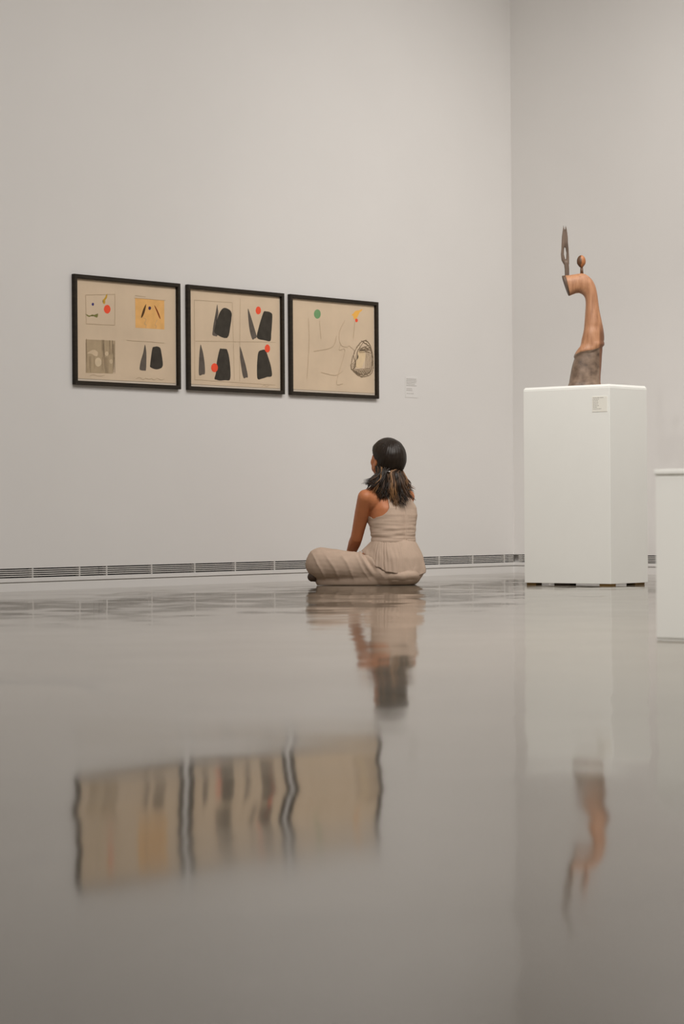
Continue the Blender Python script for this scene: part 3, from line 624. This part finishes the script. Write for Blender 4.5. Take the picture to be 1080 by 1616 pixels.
# two-pronged fork
def fk(x, y): q = sp2(x, y); return Vector((q[0], 0, q[1]))
bm = bmesh.new(); q = 1 / 5.7714 / K
chain(bm, [(fk(268, 532), 20 * q), (fk(268, 470), 21 * q), (fk(263, 415), 22 * q)])
chain(bm, [(fk(252, 420), 15 * q), (fk(236, 385), 18 * q), (fk(227, 335), 14 * q), (fk(231, 285), 13 * q), (fk(236, 235), 16 * q), (fk(237, 170), 13 * q), (fk(240, 110), 7.5 * q), (fk(240, 76), 2.6 * q)])
chain(bm, [(fk(272, 420), 17 * q), (fk(275, 370), 14 * q), (fk(275, 320), 11.5 * q), (fk(270, 280), 14 * q), (fk(263, 235), 17 * q), (fk(264, 170), 13.5 * q), (fk(262, 110), 8 * q), (fk(259, 75), 2.6 * q)])
chain(bm, [(fk(252, 262), 10 * q), (fk(251, 160), 8 * q)])
for vv in bm.verts: vv.co.y *= 0.85
link('fork', union('fork', bm, .0022, 3), FORK, sc, True)
tag(sc, 'orange-brown carved wooden sculpture with bent neck, pronged fork and knob, on the tall plinth', 'sculpture')

# ---------------------------------------------------------------- seated woman
SKIN = mat('brown_skin', (0.50, 0.185, 0.078, 1), 0.48, 0.06, 20.0, 0.1, 250, spec=0.4)
LINEN = mat('beige_linen', (0.52, 0.395, 0.308, 1), 0.9, 0.04, 30.0, 0.35, 500, spec=0.15)
HAIRM = mat('dark_brown_hair', (0.017, 0.0105, 0.0065, 1), 0.40, 0.3, 60.0, 0.2, 50, stretch=(4, 4, 1), spec=.3)
HAIRL = mat('caramel_hair_strands', (0.23, 0.115, 0.045, 1), 0.45, 0.3, 60.0, 0.4, 60, stretch=(6, 6, 1))
HAIRB = mat('mid_brown_hair', (0.062, 0.032, 0.016, 1), 0.45, 0.3, 60.0, 0.3, 60, stretch=(6, 6, 1), spec=.3)
SHOE = mat('dark_brown_leather', (0.060, 0.034, 0.020, 1), 0.5, 0.2)
CLIP = mat('silver_clip', (0.75, 0.75, 0.75, 1), 0.2, 0.02, metallic=1.0)
EYEW = mat('eye_white', (0.75, 0.72, 0.68, 1), 0.3, 0.02); EYED = mat('dark_iris', (0.02, 0.012, 0.008, 1), 0.2, 0.1)
LIP = mat('lips', (0.33, 0.10, 0.07, 1), 0.45, 0.05)
WD = 14.2
wp = on_plane(620, 923, VIEW, WD)
wo = empty('person', (wp.x, wp.y, 0.0), -TH)
tag(wo, 'woman in a beige linen jumpsuit sitting cross-legged on the floor, looking up at the pictures', 'person')
Ff, Lf = Vector((-.669, .743, 0)), Vector((-.743, -.669, 0))
V = Vector
# torso profile: z, axis x, axis y, half width across, half depth
TOR = [(.03, .026, .0, .09, .07), (.06, .026, .0, .115, .09), (.10, .024, .0, .130, .10), (.18, .014, .005, .128, .10), (.25, .006, .010, .128, .100), (.32, .005, .020, .133, .104),
       (.40, .004, .035, .146, .106), (.44, -.003, .042, .148, .103), (.48, -.012, .050, .140, .092), (.51, -.020, .054, .120, .080), (.54, -.026, .057, .088, .064), (.57, -.027, .060, .060, .052), (.60, -.025, .064, .048, .046)]
def tor(z):
    for a, b in zip(TOR[:-1], TOR[1:]):
        if a[0] <= z <= b[0]:
            t = (z - a[0]) / (b[0] - a[0]); t = t * t * (3 - 2 * t) * .5 + t * .5
            return [p + (q - p) * t for p, q in zip(a[1:], b[1:])]
    return list(TOR[0][1:]) if z < TOR[0][0] else list(TOR[-1][1:])
def tor_pt(z, phi, off=0.0):
    """phi measured from the spine (back) : 0 = back, +90 deg = her left side"""
    x, y, l, d = tor(z); e = .92
    a, b = sin(phi), cos(phi); a = math.copysign(abs(a) ** e, a); b = math.copysign(abs(b) ** e, b)
    spine = .006 * exp(-(phi / .16) ** 2) * (1 if z > .2 else 0)     # hollow along the spine
    off = off + sum(.007 * exp(-((z - .452) / .045) ** 2 - ((phi_ - c_) / .30) ** 2) for phi_ in ((phi + pi) % (2 * pi) - pi,) for c_ in (-.78, .78))   # shoulder blades
    off += sum(.036 * exp(-((z - .395) / .045) ** 2 - ((phi_ - c_) / .36) ** 2) for phi_ in (phi % (2 * pi),) for c_ in (pi - .55, pi + .55))   # chest
    return V((x, y, z)) + Lf * (a * (l + off)) - Ff * (b * (d + off - spine))
SHL, SHR = V((-.152, -.057, .503)), V((.088, .150, .505))
ELL_, WRL = V((-.205, .070, .272)), V((-.245, .215, .165))
ELR, WRR = V((.02, .365, .285)), V((-.17, .33, .150))
HC = V((-.030, .055, .722))                                         # skull centre
hy, hp = radians(37), radians(15)                                    # head turned left of straight-away, chin up
hf = V((-sin(hy) * cos(hp), cos(hy) * cos(hp), sin(hp))); hl = V((-cos(hy), -sin(hy), 0)); hu = hl.cross(hf) * -1
if hu.z < 0: hu = -hu
HR = Matrix((hl, hf, hu)).transposed()
def hd(l, f_, u): return HC + hl * l + hf * f_ + hu * u
bm = bmesh.new()
zs = [TOR[0][0] + (TOR[-1][0] - TOR[0][0]) * i / 46 for i in range(47)]
v, f = lathe_rings([[tor_pt(z, 2 * pi * j / 48) for j in range(48)] for z in zs], True)
me = bpy.data.meshes.new('t'); me.from_pydata([tuple(p) for p in v], [], f); bm.from_mesh(me); bpy.data.meshes.remove(me)
bmesh.ops.recalc_face_normals(bm, faces=bm.faces[:])
NB = V((-.026, .060, .575))
chain(bm, [(NB, .052), (V((-.022, .062, .66)), .047)])
for sh in (SHL, SHR):
    cap(bm, NB + V((0, 0, -.005)), .040, sh + V((0, 0, .008)), .036)
    cap(bm, sh - Ff * .0 , .047, sh * .72 + V((-.02, .05, .45)) * .28, .06)
def arm(sh, el, wr):
    md = sh.lerp(el, .35); m2 = el.lerp(wr, .3)
    chain(bm, [(sh, .047), (md, .044), (sh.lerp(el, .8), .037), (el, .035), (m2, .036), (wr, .025)])
arm(SHL, ELL_, WRL); arm(SHR, ELR, WRR)
def hand(wr, fore, palm_n, side):
    """palm and five bent fingers resting on what lies below; fore = direction of the fingers"""
    fo = fore.normalized(); up = palm_n.normalized(); sd = fo.cross(up).normalized() * side
    pc = wr + fo * .045
    R_ = Matrix((sd, fo, up)).transposed()
    ell(bm, pc, (.038, .050, .015), R_); cap(bm, wr, .024, wr + fo * .025, .024, 14)
    for k_, (o, ln) in enumerate(((-.030, .058), (-.010, .070), (.010, .075), (.030, .068))):
        a = pc + sd * o + fo * .036; b = a + fo * ln * .45 + up * .006 + sd * o * .12; c = b + fo * ln * .33 - up * .010; d = c + fo * ln * .22 - up * .014
        for p, r0, q_, r1 in ((a, .0088, b, .0085), (b, .0085, c, .0078), (c, .0078, d, .0066)): cap(bm, p, r0, q_, r1, 10)
    a = pc + sd * .030 - fo * .022; b = a + sd * .026 + fo * .020 - up * .004; c = b + sd * .010 + fo * .026 - up * .006; d = c + fo * .020 - up * .006
    for p, r0, q_, r1 in ((a, .0125, b, .0105), (b, .0105, c, .0095), (c, .0095, d, .0075)): cap(bm, p, r0, q_, r1, 10)
hand(WRL, V((-.5, .80, -.22)), V((.0, .25, 1)), 1)
hand(WRR, V((-.85, -.42, -.22)), V((0, .1, 1)), -1)
# head
def he(l, f_, u, r): ell(bm, hd(l, f_, u), r, HR)
he(0, -.008, .015, (.074, .094, .090)); he(0, .030, -.040, (.056, .062, .078)); he(0, .052, -.088, (.030, .030, .022))
he(0, .072, -.010, (.050, .018, .050)); he(0, .072, .030, (.046, .014, .022))
cap(bm, hd(0, .090, .012), .008, hd(0, .106, -.030), .0105, 12)       # nose
for s_ in (-1, 1):
    he(.010 * s_, .097, -.034, (.008, .010, .006)); he(.034 * s_, .056, -.030, (.028, .026, .030)); he(.041 * s_, .026, -.056, (.024, .040, .034))
    he(.076 * s_, -.006, -.022, (.010, .018, .032)); he(.087 * s_, -.016, -.014, (.007, .014, .026)); he(.079 * s_, -.004, -.050, (.008, .010, .012))
he(0, .088, -.058, (.022, .012, .007)); he(0, .086, -.068, (.019, .012, .007))
chain(bm, [(hd(0, -.025, -.04), .055), (V((-.022, .062, .65)), .050)])
body_me = union('body', bm, .0042, 4)
body = link('body', body_me, SKIN, wo, True); body['label'] = 'brown skin: head, neck, arms and hands'
for s_ in (-1, 1):
    bm = bmesh.new(); ell(bm, hd(.031 * s_, .0755, .004), (.0115, .0115, .0115), HR, 20)
    for fc in bm.faces:
        fc.material_index = 1 if (fc.calc_center_median() - hd(.031 * s_, .0755, .004)).normalized().dot(hf) > .86 else 0
    obj('eye', bm, [EYEW, EYED], wo, True)
bm = bmesh.new(); ell(bm, hd(0, .0905, -.0585), (.021, .011, .0065), HR); ell(bm, hd(0, .089, -.0675), (.018, .011, .0065), HR); obj('lips', bm, LIP, wo, True)

# bodice of the jumpsuit: follows the torso, cut away round the arms
def lim(z):
    T_ = [(.375, 9), (.39, .150), (.402, .134), (.42, .118), (.44, .106), (.46, .098), (.49, .088), (.52, .076), (.56, .060), (.6, .050)]
    for a, b in zip(T_[:-1], T_[1:]):
        if a[0] <= z <= b[0]: return b[1] if a[1] > 1 else a[1] + (b[1] - a[1]) * (z - a[0]) / (b[0] - a[0])
    return 9 if z < .376 else .046
zs = [.235 + (.585 - .235) * i / 260 for i in range(261)]; NJ = 420
v, f = [], []
for z in zs:
    x, y, l, d = tor(z)
    for j in range(NJ):
        phi = 2 * pi * j / NJ; p = tor_pt(z, phi, .0065)
        q = V((p.x * 9, p.y * 9, p.z * 60))
        amp = .0045 * max(0, 1 - abs(z - .30) / .11) + .0012
        p += (p - V((x, y, z))).normalized() * (noise.noise(q) * amp)
        v.append(p)
keep = []
for i in range(len(zs)):
    for j in range(NJ):
        phi = 2 * pi * j / NJ; p = v[i * NJ + j]; x, y, l, d = tor(zs[i]); lat = (p - V((x, y, zs[i]))).dot(Lf)
        keep.append((lat if lat > 0 else -lat - min(.045, max(0, (zs[i] - .38)) * 2)) <= lim(zs[i]) and not (zs[i] > .50 and cos(phi) < 0 and abs(lat) < .04))
for i in range(len(zs) - 1):
    for j in range(NJ):
        q = (i * NJ + j, i * NJ + (j + 1) % NJ, (i + 1) * NJ + (j + 1) % NJ, (i + 1) * NJ + j)
        if all(keep[k] for k in q): f.append(q)
bod = pydata('jumpsuit_top', v, f, LINEN, wo, True)
bmx = bmesh.new(); bmx.from_mesh(bod.data); bmesh.ops.delete(bmx, geom=[w_ for w_ in bmx.verts if not w_.link_faces], context='VERTS')
bmesh.ops.recalc_face_normals(bmx, faces=bmx.faces[:]); bmx.to_mesh(bod.data); bmx.free()
sd = bod.modifiers.new('cloth', 'SOLIDIFY'); sd.thickness = .003; sd.offset = 0
bod['label'] = 'sleeveless linen bodice with a racer back'

# peplum: gathered at the waist, flaring over the hips
NJ, NI = 300, 34; v, f = [], []
rnd = random.Random(4); ph0 = [rnd.uniform(0, 6.28) for _ in range(6)]
def hem(a):
    """hem height round the hips; a = world angle, 0 = image right, -90 = towards the camera, 180 = over the near thigh"""
    d = math.degrees(a); d = (d + 360) % 360
    P_ = [(0, .085), (30, .10), (90, .16), (150, .20), (185, .195), (200, .18), (215, .145), (232, .105), (250, .078), (275, .068), (300, .056), (325, .054), (345, .064), (360, .085)]
    for p, q in zip(P_[:-1], P_[1:]):
        if p[0] <= d <= q[0]:
            t = (d - p[0]) / (q[0] - p[0]); t = t * t * (3 - 2 * t); return p[1] + (q[1] - p[1]) * t
for i in range(NI):
    t = i / (NI - 1)
    for j in range(NJ):
        a = 2 * pi * j / NJ; dv = V((cos(a), sin(a), 0)); z1 = hem(a); z = .256 + (z1 - .256) * t
        def rad(cl, cd): return 1 / sqrt((dv.dot(Lf) / cl) ** 2 + (dv.dot(Ff) / cd) ** 2)
        x0, y0, l0, d0 = tor(.256); drop = (.256 - z)
        flare = 1 - exp(-drop / .085)
        cl = l0 + .006 + .042 * flare; cd = d0 + .006 + .044 * flare
        r = rad(cl, cd)
        left_ = max(0, -cos(a)) ** 3 * max(0, 1 - abs(sin(a)) * .6); r += .052 * left_ * t
        wob = 1.6 * noise.noise(V((cos(a) * 2, sin(a) * 2, t * .8)))
        g = sin(58 * a + 5 * wob) * .45 + sin(37 * a + ph0[1] + 7 * wob) * .45 + sin(15 * a + ph0[2] + 2 * wob) * .45
        r += g * (.0012 + .0030 * min(1, t * 2.0) - .0014 * t) * (.55 + .45 * sin(3 * a + ph0[3] + wob)) + .004 * noise.noise(V((cos(a) * 5, sin(a) * 5, t * 3))) * t
        c = V((x0 + (.022 - x0) * min(1, drop / .1), y0 + (.0 - y0) * min(1, drop / .1), 0))
        p = c + dv * r; p.z = z
        # hem corner kicks out at the right
        p.x += .014 * exp(-((((math.degrees(a) + 180) % 360) - 180 + 8) / 16) ** 2) * t ** 3
        v.append(p)
for i in range(NI - 1):
    for j in range(NJ): f.append((i * NJ + j, (i + 1) * NJ + j, (i + 1) * NJ + (j + 1) % NJ, i * NJ + (j + 1) % NJ))
pep = pydata('jumpsuit_peplum', v, f, LINEN, wo, True); sd = pep.modifiers.new('cloth', 'SOLIDIFY'); sd.thickness = .003; sd.offset = 0
pep['label'] = 'gathered linen peplum flaring from the waist'
# waistband
v, f = lathe_rings([[tor_pt(z, 2 * pi * j / 96, o_) for j in range(96)] for z, o_ in ((.240, .004), (.243, .0095), (.262, .0095), (.266, .006))], False)
pydata('waistband', v, f, LINEN, wo, True)

# wide trousers over the crossed legs
bm = bmesh.new()
HL, KL, AL = V((-.085, -.045, .092)), V((-.408, -.020, .128)), V((-.12, .27, .055))
HRt, KR, AR = V((.10, .085, .092)), V((.075, .46, .118)), V((-.31, .19, .055))
ell(bm, (.030, .0, .088), (.140, .142, .090)); ell(bm, (.024, -.012, .056), (.145, .150, .060)); ell(bm, (.024, -.008, .038), (.138, .140, .038)); ell(bm, (-.03, -.06, .07), (.12, .09, .072))
def thick(pts): chain(bm, pts)
thick([(HL, .088), (HL.lerp(KL, .5), .086), (KL + V((0, 0, -.002)), .094)])
thick([(KL + V((.004, .0, -.01)), .088), (V((-.375, .03, .062)), .062), (V((-.26, .12, .055)), .055), (AL, .052)])
thick([(V((-.405, -.01, .045)), .045), (V((-.25, -.045, .04)), .040), (V((-.1, -.07, .05)), .05)])
thick([(HRt, .088), (HRt.lerp(KR, .5), .082), (KR, .086)]); thick([(KR, .082), (KR.lerp(AR, .5), .058), (AR, .052)])
tr_me = union('trousers', bm, .0055, 8)
NRM = [vt.normal.copy() for vt in tr_me.vertices]
for vt in tr_me.vertices:
    p = vt.co.copy(); nv_ = NRM[vt.index]
    if p.z < .030: vt.co.z = max(.0015, (p.z - .012) * 1.6); continue
    front = p.y < .06
    if p.x < -.02 and front:
        # long folds falling from the top of the thigh towards the seat
        q = .866 * p.x + .5 * p.z + .018 * noise.noise(V((p.x * 7, p.y * 4, p.z * 9)))
        q += .010 * noise.noise(V((p.x * 13, p.y * 5, p.z * 16)))
        ph_ = q / .074 + .35; cell = math.floor(ph_); r_ = 1 - abs(sin(pi * ph_))
        hgt = .6 + .6 * noise.noise(V((cell * 3.7, 1.3, 0)))
        fold = .0098 * hgt * r_ ** 2.2 - .0015 + .003 * noise.noise(V((q * 22, p.y * 6, p.z * 5)))
        fade = min(1, (-.02 - p.x) / .08) * min(1, max(0, (p.z - .015) / .05)) * min(1, max(.25, (.21 - p.z) / .05))
        vt.co += nv_ * fold * fade
    else:
        vt.co += nv_ * (.004 * noise.noise(V((p.x * 20, p.y * 12, p.z * 14))))
# deep crease where the thigh meets the hip
for vt in tr_me.vertices:
    p = vt.co.copy(); nv_ = NRM[vt.index]
    if p.y < 0 and -.19 < p.x < .03:
        cx = -.165 + max(0, (.18 - p.z)) * .62
        vt.co -= nv_ * (.011 * exp(-((p.x - cx) / .010) ** 2) * min(1, max(0, (p.z - .07) / .05)))
        vt.co += nv_ * (.009 * exp(-((p.x - cx + .024) / .013) ** 2) * min(1, max(0, (p.z - .05) / .05)))
tr = link('jumpsuit_trousers', tr_me, LINEN, wo, True); tr['label'] = 'wide linen trouser legs folded into a cross-legged seat'

# shoe showing under the near knee
bm = bmesh.new(); chain(bm, [(V((-.30, .17, .055)), .036), (V((-.40, .06, .060)), .040), (V((-.445, -.005, .060)), .040), (V((-.462, -.03, .050)), .028)])
sh_me = union('shoe', bm, .005, 3)
for vt in sh_me.vertices: vt.co.z = max(.004, vt.co.z)
link('shoe', sh_me, SHOE, wo, True)

# hair: smooth cap drawn back to a clip, loose waves below it
HO = (.0855, .108, .1035)
bm = bmesh.new(); sphere(bm, 180, 110)
kill = []
for vv in bm.verts:
    l, f_, u = vv.co.x * HO[0], vv.co.y * HO[1] - .014, vv.co.z * HO[2] + .014
    ang = math.atan2(l, -f_)
    rip = .0004 * sin(ang * 44 + u * 30) + .0012 * noise.noise(V((l, f_, u)) * 40)
    k_ = 1 + rip / .09
    edge = .052 if u > .055 else (.052 - (.055 - u) * 1.30 if u > .005 else -.034 - max(0, -u) * .16)
    if f_ > edge or (u < -.075): kill.append(vv)
    vv.co = hd(l * k_, f_ * k_, u * k_)
bmesh.ops.delete(bm, geom=kill, context='VERTS')
hc = obj('hair_cap', bm, [HAIRM], wo, True); sd = hc.modifiers.new('t', 'SOLIDIFY'); sd.thickness = .012; sd.offset = -1
hc['label'] = 'smooth dark hair drawn back over the head'
def lock(bm, pts, r0, mi, flat=.55):
    n = len(pts); rings = []
    for i, p in enumerate(pts):
        t = i / (n - 1); d = (pts[min(i + 1, n - 1)] - pts[max(i - 1, 0)]).normalized()
        sx_ = d.cross(V((0, 1, 0))); sx_ = sx_.normalized() if sx_.length > .05 else V((1, 0, 0)); sy = d.cross(sx_)
        r = r0 * (.75 + .5 * sin(pi * min(1, t * 1.3))) * (1 - t ** 5) + .0005
        rings.append([bm.verts.new(p + sx_ * r * cos(2 * pi * k / 6) + sy * r * flat * sin(2 * pi * k / 6)) for k in range(6)])
    for i in range(n - 1):
        for k in range(6):
            fc = bm.faces.new((rings[i][k], rings[i][(k + 1) % 6], rings[i + 1][(k + 1) % 6], rings[i + 1][k])); fc.material_index = mi; fc.smooth = True
rnd = random.Random(12); bm = bmesh.new()
def PX(px, py): return (px - 620) / 274.6, (923 - py) / 274.6
NC_ = 46
for c_ in range(NC_ * 2):
    t0 = ((c_ % NC_) + rnd.uniform(-.3, 1.3)) / (NC_ + 1); lay = rnd.random() * .9
    # ends: flick on the left, long lock right of the middle, short on the right
    if t0 < .28: ex_, ey_ = 581 + t0 * 85 + rnd.gauss(0, 2), 765 + t0 * 45 + rnd.gauss(0, 4)
    elif t0 < .52: ex_, ey_ = 602 + (t0 - .28) * 90 + rnd.gauss(0, 3), 779 + (t0 - .28) * 35 + rnd.gauss(0, 5)
    elif t0 < .84: ex_, ey_ = 624 + (t0 - .52) * 66 + rnd.gauss(0, 3), 790 + rnd.gauss(0, 5)
    else: ex_, ey_ = 642 + (t0 - .84) * 65 + rnd.gauss(0, 2), 780 + rnd.gauss(0, 6)
    amp = rnd.uniform(.008, .017); wv = rnd.uniform(1.2, 1.9); ph0_ = rnd.gauss(0, .7) + (2.6 if t0 < .3 else (0.8 if t0 < .5 else 3.4))
    curl = rnd.uniform(.004, .022) * (1 if rnd.random() < .5 else -1)
    r_ = rnd.random()
    if .46 < t0 < .64: mi = 1 if r_ < .78 else 2
    elif t0 > .80: mi = 1 if r_ < .40 else (2 if r_ < .8 else 0)
    else: mi = 1 if r_ < .03 else (2 if r_ < .28 else 0)
    for k in range(8):
        t = min(1, max(0, t0 + rnd.gauss(0, .012)))
        ang = radians(-94 + 188 * t); u0 = rnd.uniform(-.070, -.015)
        kk = sqrt(max(.05, 1 - ((u0 - .014) / HO[2]) ** 2)) * (1.0 + .025 * (1 - lay)) - .02 * lay
        rot = hd(HO[0] * kk * sin(-ang), -.014 - HO[1] * kk * cos(ang), u0)
        x1, z1 = PX(ex_ + rnd.gauss(0, 1.8), ey_ + rnd.gauss(0, 3.5))
        x0, y0, z0 = rot; edge = abs(t - .5) * 2
        y1 = -.080 - .012 * (1 - edge) + .03 * lay + (.035 if t > .8 else 0) + (-.012 if t < .3 else 0) + rnd.gauss(0, .004)
        xm, zm = PX(596 + 42 * t + rnd.gauss(0, .8), 746); ym = min(y0, -.045 + .05 * edge ** 1.6) * .5 + y1 * .5 + .02 * lay
        ph = ph0_ + rnd.gauss(0, .25); am = amp * rnd.uniform(.7, 1.2); pts = []
        for i in range(19):
            s = i / 18
            if s < .3: a = s / .3; x = x0 + (xm - x0) * a; y = y0 + (ym - y0) * a; z = z0 + (zm - z0) * a
            else: a = (s - .3) / .7; x = xm + (x1 - xm) * (a ** 1.1); y = ym + (y1 - ym) * a ** .8; z = zm + (z1 - zm) * a
            w_ = max(0, s - .2)
            x += am * w_ * sin(2 * pi * wv * s + ph) + curl * max(0, s - .70) ** 2 * 9
            y += am * .7 * w_ * cos(2 * pi * wv * s + ph); z += abs(curl) * max(0, s - .82) * 1.5
            pts.append(V((x, y, z)))
        lock(bm, pts, rnd.uniform(.0020, .0046), mi if rnd.random() < .93 else 2)
hl_o = obj('loose_hair', bm, [HAIRM, HAIRL, HAIRB], wo, True); hl_o['label'] = 'loose wavy hair with caramel strands down to the shoulders'
cx_, cz_ = PX(615, 744.5)
bm = bmesh.new(); box(bm, cx_ - .008, cx_ + .008, -.076, -.061, cz_ - .004, cz_ + .004, .0025, 2); obj('hair_clip', bm, CLIP, wo, True)
